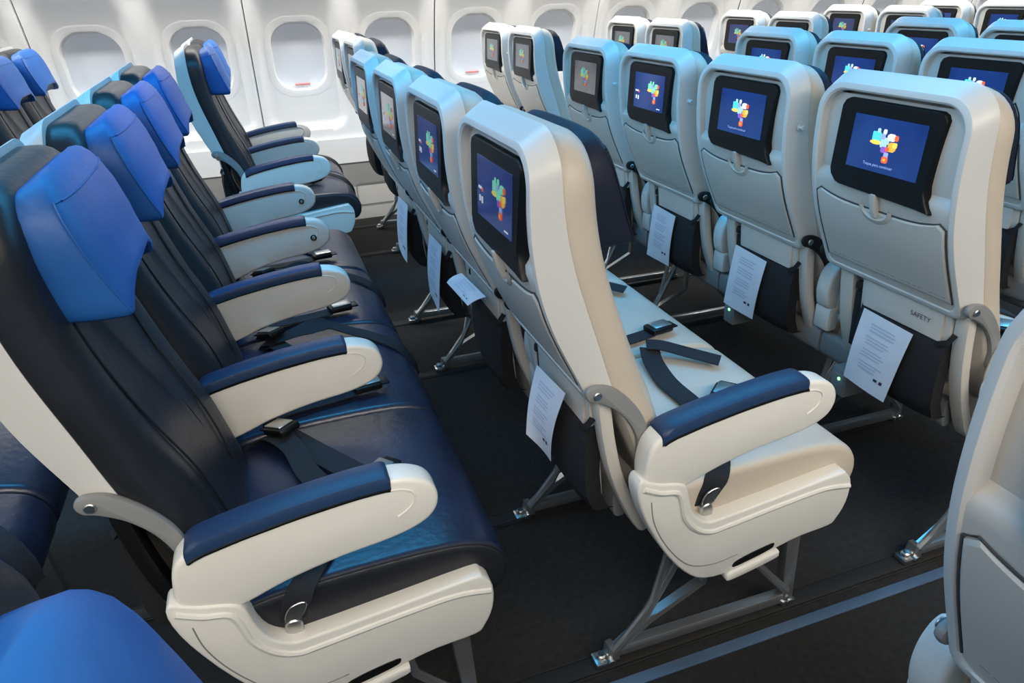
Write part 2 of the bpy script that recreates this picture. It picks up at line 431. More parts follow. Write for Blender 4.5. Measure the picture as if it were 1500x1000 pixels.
SHR = [(.240, .515), (.247, .538), (.262, .532), (.285, .522), (.325, .511), (.342, .496), (.350, .462), (.364, .426), (.392, .404), (.425, .402), (.56, .416), (.69, .430), (.712, .424), (.727, .398), (.725, .350), (.708, .312), (.690, .298), (.62, .292), (.565, .280), (.47, .256), (.40, .258), (.352, .292), (.300, .365), (.256, .455)]
def shroud_mesh(sg=1):
    b = MB(); P = catmull(SHR, 3)
    b.extr(P, -.028, .012, .005, 3)
    rid = [(.252, .520), (.285, .503), (.318, .494), (.330, .474), (.340, .432), (.366, .396), (.40, .378), (.44, .380), (.56, .394), (.66, .402), (.722, .392)]
    b.tube([(x, -.027, z) for x, z in catmull(rid, 5, False)], .006, 8)
    gr = [(.268, .488), (.276, .440), (.300, .385), (.338, .330), (.372, .302), (.42, .292), (.47, .298)]
    b.tube([(x, -.0278, z) for x, z in catmull(gr, 5, False)], .0013, 6, mi=1)
    for i, v in enumerate(b.v): b.v[i] = (v[0], v[1]*sg, v[2])
    return b.mesh('side_shroud', [M['armw'], M['greyd']], 40)
def step_mesh(sg=1):
    b = MB()
    b.extr(catmull([(.448, .244), (.456, .237), (.50, .244), (.563, .259), (.570, .268), (.563, .276), (.50, .263), (.456, .256)], 3), -.034, .002, .004, 2)
    b.extr(catmull([(.466, .2665), (.50, .272), (.548, .284), (.557, .293), (.550, .299), (.50, .290), (.470, .281), (.462, .273)], 3), -.0292, -.020, .0006, 1, mi=1)
    for i, v in enumerate(b.v): b.v[i] = (v[0], v[1]*sg, v[2])
    return b.mesh('shroud_handle', [M['armw'], M['black']])
def hinge_mesh(y0, y1, m='greyd'):
    b = MB()
    P = catmull([(.162, .700), (.168, .712), (.184, .715), (.212, .706), (.243, .678), (.270, .640), (.284, .600), (.284, .555), (.266, .553), (.262, .590), (.245, .628), (.218, .660), (.188, .680), (.170, .687)], 4)
    b.extr(P, y0, y1, .005, 2)
    return b.mesh('recline_arm', M[m], 40)
def bolt_mesh(y, sg):
    b = MB(); b.cyl((.182, y, .698), (0, sg, 0), .008, .004, 12, bev=.0015)
    return b.mesh('pivot_bolt', M['metal'])
def hook_mesh():
    b = MB(); b.cyl((.104, .033, .990), (0, -1, 0), .007, .004, 14, bev=.001); b.cyl((.104, .030, .990), (0, -1, 0), .0035, .010, 10, bev=.001)
    b.cyl((.104, .021, .990), (0, -1, 0), .0065, .004, 14, bev=.0015)
    return b.mesh('coat_hook', M['shell'])
def lower_mesh():
    b = MB()
    b.extr([(.188, .668), (.206, .668), (.222, .445), (.212, .445)], .072, .318, .002, 2)
    b.extr([(.1845, .668), (.1925, .668), (.196, .602), (.188, .602)], .088, .305, .002, 2)
    return b.mesh('lower_back_panel', M['greyp'], 40)
def strut_mesh(y0, y1, m='greyp'):
    b = MB()
    P = catmull([(.192, .675), (.214, .672), (.226, .60), (.243, .52), (.272, .44), (.305, .372), (.284, .365), (.250, .43), (.220, .51), (.202, .59)], 3)
    b.extr(P, y0, y1, .006, 2)
    return b.mesh('back_strut', M[m], 40)
def pocket_mesh():
    b = MB(); L = []
    for x, z in [(.194, .608), (.182, .603), (.174, .56), (.174, .50), (.179, .45), (.192, .416), (.208, .410)]:
        L.append([(x+.010*abs((k/6)*2-1)**3, .070+(.310-.070)*k/6, z-.010*math.sin(PI*k/6) if z > .6 else z) for k in range(7)])
    b.grid(L); b.grid([[(p[0]+.006, p[1], p[2]) for p in r] for r in L])
    b.loft([[r[0] for r in L], [(r[0][0]+.03, r[0][1], r[0][2]) for r in L]], closed=False, cap0=False, cap1=False)
    b.loft([[r[-1] for r in L], [(r[-1][0]+.03, r[-1][1], r[-1][2]) for r in L]], closed=False, cap0=False, cap1=False)
    b.ribbon([(.192, .059, .63), (.182, .064, .612), (.182, .089, .598)], (0, 0, 1), .012, .003)
    b.extr([(.196, .625), (.206, .625), (.214, .48), (.204, .48)], .320, .342, .004, 2)
    b.cyl((.200, .331, .632), (0, 0, 1), .012, .018, 10, bev=.003)
    return b.mesh('literature_pocket', M['fabric'], 60)
def bar_mesh(y0=.004):
    b = MB()
    P = catmull([(.250, .440), (.262, .445), (.278, .440), (.285, .410), (.278, .380), (.262, .374), (.251, .384), (.248, .412)], 3)
    b.extr(P, y0, S-.004, .003, 2)
    return b.mesh('rear_beam_cover', M['greyd'], 40)
def beam_mesh():
    b = MB()
    for x, z in ((.36, .335), (.60, .325)): b.tube([(x, .004, z), (x, S-.004, z)], .022, 12)
    b.box(.34, .62, .20, .28, .345, .372, .004)
    return b.mesh('seat_beam', M['greyd'], 40)
def power_mesh():
    b = MB(); b.box(.205, .275, .325, .375, .325, .400, .005); b.box(.203, .206, .330, .370, .340, .385, .001)
    return b.mesh('power_box', M['greyd'])
def led_mesh():
    b = MB(); b.cyl((.2035, .345, .374), (-1, 0, 0), .0042, .003, 12, bev=.001)
    return b.mesh('indicator_light', M['green'])
def leg_mesh(y):
    b = MB()
    b.extr([(.228, .012), (.262, .012), (.250, .052), (.236, .052)], y-.014, y+.014, .003, 2)                        # rear foot block
    b.tube([(.246, y-.012, .045), (.31, y-.012, .112), (.408, y-.012, .305)], .010, 8)                               # upper diagonal
    b.ribbon([(.246, y-.006, .040), (.33, y-.006, .104), (.452, y-.006, .165), (.455, y-.006, .315)], (0, 1, 0), .020, .014)
    b.extr([(.25, .020), (.69, .014), (.69, .040), (.25, .046)], y-.012, y+.012, .003, 2)                            # floor bar
    b.extr([(.650, .330), (.690, .330), (.706, .016), (.678, .016)], y-.013, y+.013, .004, 2)                         # front post
    b.tube([(.678, y-.016, .060), (.585, y-.016, .170), (.560, y-.016, .300)], .009, 8)
    b.tube([(.246, y-.012, .042), (.330, y-.012, .15), (.37, y-.012, .33)], .008, 8)
    return b.mesh('leg', M['alu'], 40)
def foot_mesh(y, front):
    b = MB()
    if not front:
        b.box(.205, .248, y-.018, y+.018, .004, .020, .004); b.cyl((.222, y, .018), (0, 0, 1), .011, .014, 12, bev=.003); b.cyl((.238, y-.010, .018), (0, -1, 0), .009, .012, 10, bev=.002)
    else:
        b.box(.676, .712, y-.016, y+.016, .004, .020, .004); b.cyl((.694, y-.014, .018), (0, -1, 0), .010, .006, 10, bev=.002)
    return b.mesh('floor_fitting', M['metal'], 40)
def strap_mesh(kind):
    b = MB()
    if kind == 0:   # right-hand strap: anchor outside the cushion, over its edge and across the top
        P = catmull([(.402, .004, .418), (.410, .000, .450), (.428, .006, .482), (.455, .045, .492), (.490, .105, .493), (.530, .165, .491), (.565, .205, .492)], 4, False)
        W = [(1, 0, .3)]*len(P)
        W = [(1, -.35*min(1, k/10), .25 if k < 9 else 0) for k in range(len(P))]
        b.ribbon(P, W, .042, .0028)
    elif kind == 1:  # left-hand strap bunched up at the back, then running over the cushion's front edge
        P = catmull([(.39, .445, .44), (.405, .435, .490), (.44, .405, .508), (.50, .405, .522), (.56, .425, .520), (.62, .405, .500), (.69, .355, .486), (.738, .31, .468), (.766, .285, .430), (.772, .275, .395)], 4, False)
        b.ribbon(P, [(.35, 1, 0) if k > 16 else (.7, .7, .25) for k in range(len(P))], .042, .0028)
        P = catmull([(.395, .44, .46), (.43, .40, .496), (.46, .345, .500), (.50, .315, .496)], 4, False)
        b.ribbon(P, [(.8, .5, .1)]*len(P), .040, .0028)
    elif kind == 2:  # left-hand strap lying diagonally across the cushion towards the aisle armrest
        P = catmull([(.36, .462, .44), (.385, .452, .485), (.425, .425, .502), (.48, .345, .499), (.55, .245, .4935), (.60, .165, .493), (.615, .135, .492)], 4, False)
        b.ribbon(P, [(1, .55, .05)]*len(P), .050, .0028)
        P = catmull([(.36, .455, .46), (.40, .43, .505), (.44, .36, .512), (.46, .28, .502), (.49, .21, .495)], 4, False)
        b.ribbon(P, [(1, .3, .2)]*len(P), .042, .0028)
    elif kind == 3:  # strap lying straight across the cushion with a folded tail
        P = catmull([(.47, .06, .490), (.50, .13, .493), (.507, .22, .494), (.505, .32, .495), (.520, .41, .499), (.532, .452, .514)], 4, False)
        b.ribbon(P, [(1, .08, 0)]*len(P), .050, .0028)
        P = catmull([(.528, .462, .520), (.560, .445, .519), (.61, .402, .510), (.665, .352, .501)], 4, False)
        b.ribbon(P, [(.65, .75, .1)]*len(P), .042, .0028)
    elif kind == 4:  # right-hand strap of an inner seat, running forward beside the armrest
        P = catmull([(.375, .030, .44), (.395, .042, .490), (.46, .055, .4955), (.53, .066, .4955), (.592, .076, .497)], 4, False)
        b.ribbon(P, [(.1, 1, 0)]*len(P), .044, .0028)
    return b.mesh('seat_belt', M['strap'], 50)
def shackle_mesh():
    b = MB()
    b.cyl((.402, -.010, .416), (0, 1, 0), .014, .016, 14, bev=.003)
    b.box(.388, .416, -.009, .003, .388, .418, .004)
    b.extr(catmull([(.392, .425), (.412, .425), (.428, .452), (.420, .460), (.402, .455), (.392, .440)], 3), -.008, -.004, .001, 1)
    return b.mesh('belt_shackle', M['metal'], 40)
def buckle_mesh(kind):
    b = MB()
    if kind == 0: c = Matrix.Translation((.585, .222, .502)) @ Matrix.Rotation(.72, 4, 'Z')
    elif kind == 4: c = Matrix.Translation((.618, .080, .505)) @ Matrix.Rotation(.15, 4, 'Z')
    else: c = Matrix.Translation((.425, .418, .522)) @ Matrix.Rotation(2.2, 4, 'Z') @ Matrix.Rotation(.25, 4, 'Y')
    t = MB(); t.box(-.032, .032, -.024, .024, -.008, .008, .005); t.box(-.022, .030, -.018, .018, .008, .012, .002, mi=1)
    t.box(.030, .050, -.018, .018, -.002, .002, .001)
    b.v = [tuple(c @ Vector(v)) for v in t.v]; b.f = t.f; b.m = t.m
    return b.mesh('belt_buckle', [M['black'], M['metal']], 40)
def button_mesh():
    b = MB(); b.cyl((.596, -.0235, .602), (0, -1, 0), .010, .004, 16, bev=.001); b.cyl((.596, -.027, .602), (0, -1, 0), .006, .003, 14, mi=1, bev=.001)
    return b.mesh('recline_button', [M['black'], M['metal']])

G = {}
G['shell'] = shell_mesh(); G['tray'] = tray_mesh(); G['latch'] = latch_mesh(); G['bezel'] = bezel_mesh(); G['disp'] = display_mesh()
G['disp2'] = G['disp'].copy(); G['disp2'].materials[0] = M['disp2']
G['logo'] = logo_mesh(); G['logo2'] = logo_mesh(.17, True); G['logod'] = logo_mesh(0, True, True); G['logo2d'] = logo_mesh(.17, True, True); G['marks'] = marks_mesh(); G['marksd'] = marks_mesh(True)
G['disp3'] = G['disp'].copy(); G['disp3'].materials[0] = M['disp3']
def cap_place(x, y): return dpt(.25+x, .895-y*1.7, .0040)
G['cap'] = text_mesh('screen_caption', 'Toque para continuar', .048, M['caption'], cap_place)
G['lab'] = text_mesh('pocket_label', 'SAFETY', .016, M['ink'], lambda x, y: (.184+(.655-(.634+y))*.06-.0006, .170-x, .634+y))
G['back_n'] = backrest_mesh([M['char'], M['char']]); G['back_l'] = backrest_mesh([M['lightc'], M['beige']])
G['head_n'] = headrest_mesh([M['blue']]); G['head_l'] = headrest_mesh([M['hdnavy']])
G['pip_n'] = piping_mesh(M['blue']); G['pip_l'] = piping_mesh(M['hdnavy'])
G['cush_n'] = cushion_mesh([M['navy'], M['char']]); G['cush_ni'] = cushion_mesh([M['navy'], M['navy']]); G['cush_l'] = cushion_mesh([M['lightc'], M['beige']])
G['cpip'] = cushion_piping(); G['arm'] = armrest_mesh(); G['pad'] = pad_mesh(); G['abox'] = armbox_mesh()
G['shr'] = shroud_mesh(); G['shr_m'] = shroud_mesh(-1); G['step'] = step_mesh(); G['step_m'] = step_mesh(-1)
G['hin_r'] = hinge_mesh(.022, .036); G['hin_l'] = hinge_mesh(.434, .447, 'fabric'); G['hin_e'] = hinge_mesh(.434, .447); G['hin_i'] = hinge_mesh(.022, .036, 'fabric'); G['bolt_r'] = bolt_mesh(.022, -1); G['bolt_l'] = bolt_mesh(.4505, 1)
G['hook'] = hook_mesh(); G['lower'] = lower_mesh(); G['st_r'] = strut_mesh(.036, .070); G['st_shaded'] = strut_mesh(.036, .070, 'black'); G['st_l'] = strut_mesh(.352, .396); G['pock'] = pocket_mesh()
G['bar'] = bar_mesh(); G['bar_a'] = bar_mesh(.078); G['beam'] = beam_mesh(); G['pow'] = power_mesh(); G['led'] = led_mesh()
for k in range(5): G['belt%d' % k] = strap_mesh(k)
G['shack'] = shackle_mesh(); G['buck0'] = buckle_mesh(0); G['buck1'] = buckle_mesh(1); G['buck4'] = buckle_mesh(4); G['btn'] = button_mesh()
LEG = {}
def leg(y):
    k = round(y, 3)
    if k not in LEG: LEG[k] = (leg_mesh(k), foot_mesh(k, 0), foot_mesh(k, 1))
    return LEG[k]

HINGE = Vector((.173, .24, .69))
def recl(deg):
    return Matrix.Translation(HINGE) @ Matrix.Rotation(math.radians(deg), 4, 'Y') @ Matrix.Translation(-HINGE)

def seat(x, y, label, group, style='l', rec=0.0, right_arm=True, left_arm=False, shroud_r=False, shroud_l=False, legs=(), hook=False,
         button=False, alt=False, belt=1, power=False, lab=False, far=False, dim=False, raised=False, hz=0.0):
    r = bpy.data.objects.new('airplane_seat', None); COL.objects.link(r); r.location = (x, y, 0); r.empty_display_size = .1
    tag(r, label, 'seat', group)
    R = recl(rec); I = None
    def p(nm, key, mx=None, par=None): return link(nm, G[key], par or r, mx)
    sh = p('back_shell', 'shell', R)
    if hook: p('coat_hook', 'hook', par=sh)
    t = p('tray_table', 'tray', R); p('tray_latch', 'latch', par=t)
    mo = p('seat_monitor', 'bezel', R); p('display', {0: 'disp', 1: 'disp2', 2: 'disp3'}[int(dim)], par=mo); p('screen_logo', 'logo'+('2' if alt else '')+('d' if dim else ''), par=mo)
    if alt: p('screen_marks', 'marks'+('d' if dim else ''), par=mo)
    if not far and not alt and not dim: p('screen_caption', 'cap', par=mo)
    p('backrest', 'back_'+style, R)
    h = p('headrest', 'head_'+style, R @ Matrix.Translation((-.002, 0, -.010)) if style == 'l' else R @ Matrix.Translation((0, 0, hz))); 
    if hz == 0: p('headrest_piping', 'pip_'+style, par=h)
    c_ = p('seat_cushion', 'cush_'+style+('i' if style == 'n' and not shroud_r else ''))
    if shroud_r and style == 'n': p('cushion_piping', 'cpip', par=c_)
    for side, on in ((0, right_arm), (S, left_arm)):
        if on:
            up = raised and side == 0 and not shroud_r
            mx = Matrix.Translation((0, side, 0))
            if up: mx = mx @ Matrix.Translation((.315, 0, .575)) @ Matrix.Rotation(math.radians(-106), 4, 'Y') @ Matrix.Translation((-.275, 0, -.575))
            a = p('armrest', 'arm', mx); p('armrest_pad', 'pad', par=a)
            if not (shroud_r and side == 0): link('armrest_pivot_cover', G['abox'], r, Matrix.Translation((0, side, 0)))
            if button: p('recline_button', 'btn', par=a)
    if shroud_r:
        s_ = p('side_shroud', 'shr'); p('shroud_handle', 'step', par=s_)
    if shroud_l:
        s_ = p('side_shroud', 'shr_m', Matrix.Translation((0, S, 0))); p('shroud_handle', 'step_m', par=s_)
    a = p('recline_arm', 'hin_r' if shroud_r else 'hin_i'); p('pivot_bolt', 'bolt_r', par=a)
    a = p('recline_arm', 'hin_e' if shroud_l else 'hin_l')
    if shroud_l: p('pivot_bolt', 'bolt_l', par=a)
    lo = p('lower_back_panel', 'lower')
    if lab: p('pocket_label', 'lab', par=lo)
    p('literature_pocket', 'pock')
    p('back_strut', 'st_shaded' if style == 'n' else 'st_r')  # navy rows: shade on the right strut is put into black plastic
    p('back_strut', 'st_l'); p('rear_beam_cover', 'bar_a' if shroud_r else 'bar'); p('seat_beam', 'beam')
    if power:
        b = p('power_box', 'pow'); p('indicator_light', 'led', par=b)
    b = p('seat_belt', 'belt0' if shroud_r else 'belt4')
    if shroud_r: p('belt_shackle', 'shack', par=b); p('belt_buckle', 'buck0', par=b)
    else: p('belt_buckle', 'buck4', par=b)
    b = p('seat_belt', 'belt%d' % belt)
    if belt in (1, 2): p('belt_buckle', 'buck1', par=b)
    for ly in legs:
        lm, f1, f2 = leg(ly); l_ = link('leg', lm, r); link('floor_fitting', f1, l_); link('floor_fitting', f2, l_)
    return r

# ------------------------------------------------------------------ where the rows stand
XA, XB, XC = -.7575, 0.0, .8311
QX = {'Z': XA-.795, 'A': XA, 'B': XB, 'C': XC, 'D': XC+.797, 'E': XC+1.594}
DXP = .118; PY = 2.434
REC = {'Z': 2.6, 'A': 2.6, 'B': 0, 'C': 0, 'D': 0, 'E': 0}      # degrees forward of the reclined shell line
ORD = ['on the near aisle', 'second from the near aisle', 'third from the near aisle', 'on the far aisle']
ROWTXT = {
 'Z': ('navy centre seat mostly cut off at the left edge, behind the blue headrest row', 2),
 'A': ('navy leather seat with bright blue headrest in the centre row facing right', 4),
 'B': ('pale seat in the centre row just ahead of the navy row', 4),
 'C': ('pale seat with lit blue screen in the row with hanging papers', 4),
 'D': ('pale seat in the second row of lit screens', 4),
 'E': ('pale seat in the third row of lit screens', 4)}
LQ = {
 ('Z', 0): 'navy aisle seat at left edge, its blue cushion behind the nearest white seatback',
 ('Z', 1): 'navy seat cut off by left edge, second from aisle behind the blue headrests',
 ('A', 0): 'nearest navy leather seat with large bright blue headrest and white aisle armrest',
 ('A', 1): 'navy seat with blue headrest, second from the near aisle in the foreground row',
 ('A', 2): 'navy seat with blue headrest, third from the near aisle in the foreground row',
 ('A', 3): 'navy seat with blue headrest, farthest of the four in the foreground centre row',
 ('B', 0): 'pale seat with beige side and long white aisle armrest in the middle of the photo',
 ('B', 1): 'second seatback beyond the beige-sided aisle seat, screen turned edge on',
 ('B', 2): 'third seatback beyond the beige-sided aisle seat, screen reflecting the windows',
 ('B', 3): 'farthest seatback of the four behind the beige-sided aisle seat, pale reflecting screen',
 ('C', 0): 'nearest seatback with blue screen, colourful map logo and a caption, beige side',
 ('C', 1): 'grey seatback with lit map screen, left neighbour of the nearest blue screen',
 ('C', 2): 'grey seatback whose screen shows the map logo shifted right with small white marks',
 ('C', 3): 'grey seatback with dim greyish screen on the far aisle, fourth of the lit row',
 ('D', 1): 'blue topped seatback at right edge, lit screen just above the nearest lit seatback',
 ('D', 2): 'blue topped seatback with lit screen, seen between the two nearest lit seatbacks',
 ('D', 3): 'blue topped seatback one row ahead, half hidden behind the second lit seatback',
 ('E', 2): 'blue topped seatback at the right edge, two rows ahead, showing only its top',
 ('E', 3): 'small blue topped seatback two rows ahead, lit screen partly covered by the row behind'}
QLEG = {0: (.055,), 1: (.078,), 2: (), 3: (.025, .50)}
SEATS = {}
for r, idx in (('Z', (0, 1)), ('A', (0, 1, 2, 3)), ('B', (0, 1, 2, 3)), ('C', (0, 1, 2, 3)), ('D', (1, 2, 3)), ('E', (2, 3))):
    for i in idx:
        SEATS[r, i] = seat(QX[r], i*S, LQ[r, i], 'seats in the centre block', style='n' if r in 'ZA' else 'l', rec=REC[r],
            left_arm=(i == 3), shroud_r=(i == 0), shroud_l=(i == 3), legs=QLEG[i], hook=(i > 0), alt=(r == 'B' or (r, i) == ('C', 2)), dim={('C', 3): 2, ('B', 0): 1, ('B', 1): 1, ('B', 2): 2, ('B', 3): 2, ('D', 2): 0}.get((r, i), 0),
            belt={'Z': 1, 'A': (2 if i in (0, 3) else 1), 'B': 3}.get(r, 1), power=(r == 'C' and i in (0, 1)), lab=((r, i) == ('C', 0)), far=r in 'DE', raised=(r == 'B'), button=(r == 'A' and i == 3))
PX = {'Z': XA-.795+DXP, 'A': XA+DXP, 'B': XB+DXP-.01, 'C': XC+DXP}
for k, r in enumerate('DEFGH'): PX[r] = XC+DXP+.80*(k+1)
LP = {
 ('Z', 0): 'window-side block seat with blue headrest at left edge, aisle one of the rear pair',
 ('Z', 1): 'window seat with pale-lit blue headrest at left edge, beside the large grey window',
 ('A', 0): 'seat by the windows with light blue side shell and dark navy front',
 ('A', 1): 'window seat with blue headrest, hidden behind the light blue shelled aisle seat',
 ('B', 0): 'white topped seatback by the windows, aisle one of the pair with edge-on screens',
 ('B', 1): 'white topped seatback touching the wall, edge-on screen, in line with beige-sided row',
 ('C', 0): 'white seatback with blue side by the windows, grey screen and navy headrest, aisle one',
 ('C', 1): 'white seatback next to the wall, grey screen, left of the blue-sided one',
 ('D', 0): 'small white seatback with blue side by the windows, second white pair, aisle one',
 ('D', 1): 'small white seatback beside the wall in the second white pair',
 ('E', 0): 'small white seatback by the windows, third white pair, aisle one half hidden',
 ('E', 1): 'small white seatback with dark screen by the wall in the third white pair',
 ('F', 0): 'tiny white seatback in the fourth white pair along the wall, aisle one',
 ('F', 1): 'tiny white seatback with lit screen in the fourth white pair, wall side',
 ('G', 0): 'white seatback at upper right edge with bright screen, fifth pair, aisle one',
 ('G', 1): 'white seatback with dark headrest top in the fifth pair at upper right, wall side',
 ('H', 0): 'farthest white seatback beyond the upper right corner, aisle one of the last pair',
 ('H', 1): 'farthest white seatback at the upper right corner, only its top showing'}
for r in 'ZABCDEFGH':
    for i in (0, 1):
        if (r, i) == ('H', 0): continue
        SEATS['P'+r, i] = seat(PX[r], PY+i*S, LP[r, i], 'seats in pairs along the windows', style='n' if r in 'ZA' else 'l', rec={'Z': 2.6, 'A': 2.6}.get(r, 0),
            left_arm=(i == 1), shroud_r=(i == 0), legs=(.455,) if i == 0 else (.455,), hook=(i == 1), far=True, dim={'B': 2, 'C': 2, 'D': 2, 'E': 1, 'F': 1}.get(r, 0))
# the pair on this side of the near aisle: only the aisle seats show
RY = -.518-S
SEATS['RA', 1] = seat(XA+DXP+.026, RY, 'seat with blue headrest cut off at the lower left corner, nearest the camera', 'seats on this side of the near aisle', style='n', rec=3, hz=-.018, left_arm=True, shroud_l=True, legs=(.42,), far=True)
SEATS['RB', 1] = seat(XB+DXP+.015, RY+.014, 'grey seatback with folded tray cut off at the lower right corner', 'seats on this side of the near aisle', style='l', rec=4.5, left_arm=True, shroud_l=True, legs=(.42,))

# ------------------------------------------------------------------ printed sheets in the pockets
def paper_mesh(pts_top, pts_bot, bend=0.012, seed=0):
    """a sheet hung from its top edge: grid between two edges, slightly curled, with faded print"""
    b = MB(); nx, nz = 8, 12
    T0, T1 = Vector(pts_top[0]), Vector(pts_top[1]); B0, B1 = Vector(pts_bot[0]), Vector(pts_bot[1])
    nrm = (T1-T0).cross(B0-T0).normalized()
    if nrm.x > 0: nrm = -nrm
    def P(u, v, lift=0):
        p = (T0.lerp(T1, u)).lerp(B0.lerp(B1, u), v)
        return p+nrm*(bend*math.sin(PI*v)*.6+bend*(v**3)*math.sin(2.2*u+seed)+lift)
    R = [[P(i/nx, j/nz) for i in range(nx+1)] for j in range(nz+1)]
    b.grid(R); b.grid([[P(i/nx, j/nz, -.0012) for i in range(nx+1)] for j in range(nz+1)])
    def bd(l): return [P(i/nx, 0, l) for i in range(nx+1)]+[P(1, j/nz, l) for j in range(1, nz+1)]+[P(i/nx, 1, l) for i in range(nx-1, -1, -1)]+[P(0, j/nz, l) for j in range(nz-1, 0, -1)]
    b.loft([bd(0), bd(-.0012)], cap0=False, cap1=False)
    rnd = random.Random(seed+5)
    for k in range(15):
        v = .12+.043*k
        if k in (3, 7, 11): continue
        u0 = .22+.04*rnd.random(); u1 = .62+.16*rnd.random()
        n = 5; b.grid([[P(u0+(u1-u0)*i/n, v+dv, .0010) for i in range(n+1)] for dv in (0, .020)], mi=1)
    b.grid([[P(.66+.08*i/2, v, .0012) for i in range(3)] for v in (.775, .81)], mi=2)
    b.grid([[P(.79+.06*i/2, v, .0012) for i in range(3)] for v in (.77, .815)], mi=2)
    return b.mesh('printed_sheet', [M['paper'], M['inkb'], M['ink']], 60)
def sheet(row, y0, top, bot, label, bend=.010, seed=0):
    me = paper_mesh([(x, y, z) for x, y, z in top], [(x, y, z) for x, y, z in bot], bend, seed)
    o = link('printed_sheet', me); o.location = (QX[row], y0, 0)
    tag(o, label, 'paper', 'printed sheets in the seat pockets')
for i, t in ((0, 'nearest lit seatback'), (1, 'second lit seatback'), (2, 'third lit seatback')):
    dy = (-.022, 0, 0)[i]
    sheet('C', i*S, [(.166, .300+dy, .608), (.166, .158+dy, .602)], [(.163, .318+dy, .418), (.168, .190+dy, .412)], 'white printed sheet hanging over the black pocket under the '+t, .006, i)
sheet('B', 0, [(.160, .245, .650), (.168, .125, .650)], [(.128, .225, .510), (.148, .170, .475)], 'loose white sheet dangling behind the beige-sided aisle seat', .010, 3)
sheet('B', S, [(.150, .26, .668), (.160, .09, .668)], [(.112, .28, .645), (.120, .11, .645)], 'short curled white sheet under the second seatback of the middle row', .006, 4)
sheet('B', 2*S, [(.165, .20, .645), (.170, .07, .645)], [(.142, .19, .455), (.152, .07, .44)], 'long white sheet dangling under the third seatback of the middle row', .008, 5)
sheet('B', 3*S, [(.165, .20, .645), (.170, .06, .645)], [(.145, .19, .46), (.155, .06, .44)], 'long white sheet dangling under the farthest seatback of the middle row', .008, 6)
sheet('A', 0, [(.170, .29, .600), (.176, .15, .600)], [(.165, .30, .40), (.175, .17, .36)], 'white sheet corner showing behind the nearest armrest of the navy row', .010, 7)

# ------------------------------------------------------------------ the cabin
X0, X1 = -7.0, 11.0
def struct(name, me):
    o = link(name, me); o['kind'] = 'structure'; return o
b = MB(); b.box(X0, X1, -1.95, 3.85, -.05, 0, .001); struct('floor', b.mesh('floor', M['carpet']))
n = 0
for y in (.055, .57, 1.45, 1.95, 2.92, 3.45, -1.0):
    n += 1; b = MB(); b.box(X0, X1, y-.020, y+.020, 0, .004, .0015); b.box(X0, X1, y-.027, y-.022, 0, .003, .001); b.box(X0, X1, y+.022, y+.027, 0, .003, .001)
    struct('trim_%d' % n, b.mesh('trim', M['rail']))
n += 1; b = MB(); b.box(X0, X1, -.022, .004, 0, .005, .0018); struct('trim_%d' % n, b.mesh('trim', M['stripe']))

WX0, WP, WZ = .0357, .533, .978
base = smooth_tab([(0, 3.66), (.2, 3.70), (.36, 3.725), (.52, 3.735), (.7, 3.735), (.85, 3.715), (1.0, 3.675), (1.2, 3.605), (1.4, 3.52), (1.6, 3.42), (1.8, 3.30), (2.0, 3.16)])
def sd(px, pz, hx, hz, r):
    qx, qz = abs(px)-hx+r, abs(pz)-hz+r
    return math.hypot(max(qx, 0), max(qz, 0))+min(max(qx, qz), 0)-r
def wall_y(x, z, windows=True):
    y = base(z)
    if z < .505: y -= .022*sstep(.515, .498, z)
    k = round((x-WX0)/WP); dx = x-WX0-k*WP
    if z > .5:
        d = sd(dx, z-1.16, .230, .60, .09)                    # shallow basin round each window, running out above it
        y += (.034-.090*sstep(1.11, 1.50, z))*sstep(.002, -.030-.03*sstep(1.0, 1.2, z), d)
        
        # pillar seam every second panel
        if k % 2 == 0:
            e = abs(dx+WP/2); y += .010*sstep(.006, .002, e)
    return y
b = MB()
zs = [0, .03, .06, .075, .08, .14, .20, .205, .27, .335, .338, .348, .352, .40, .46, .49, .498, .505, .515, .525]+[.54+.0185*k for k in range(64)]+[1.75, 1.85, 2.0]
xs = []
k0, k1 = -12, 20
for k in range(k0, k1):
    xs += [WX0+k*WP-WP/2+t for t in (0, .004, .009)]
    xs += [WX0+k*WP-WP/2+.03+.0216*j for j in range(23)]
    xs += [WX0+k*WP+WP/2-.008]
rows = [[(x, wall_y(x, z), z) for x in xs] for z in zs]
b.grid(rows)
def in_window(f):
    x = sum(b.v[i][0] for i in f)/4; z = sum(b.v[i][2] for i in f)/4
    k = round((x-WX0)/WP)
    return sd(x-WX0-k*WP, z-WZ, .152, .187, .115) < .015
keep = [i for i, f in enumerate(b.f) if not in_window(f)]
b.f = [b.f[i] for i in keep]; b.m = [b.m[i] for i in keep]
me = b.mesh('wall_left', [M['wall'], M['walld'], M['wallk'], M['seam']], 40)
for p in me.polygons:
    z = p.center.z
    if .339 < z < .347: p.material_index = 3
    elif .2 < z < .34: p.material_index = 1
    elif z < .2: p.material_index = 2
    elif z > .5:
        k = round((p.center.x-WX0)/WP); dx = p.center.x-WX0-k*WP
        if k % 2 == 0 and dx+WP/2 < .0045 and dx+WP/2 > -.0045: p.material_index = 3
struct('wall_left', me)
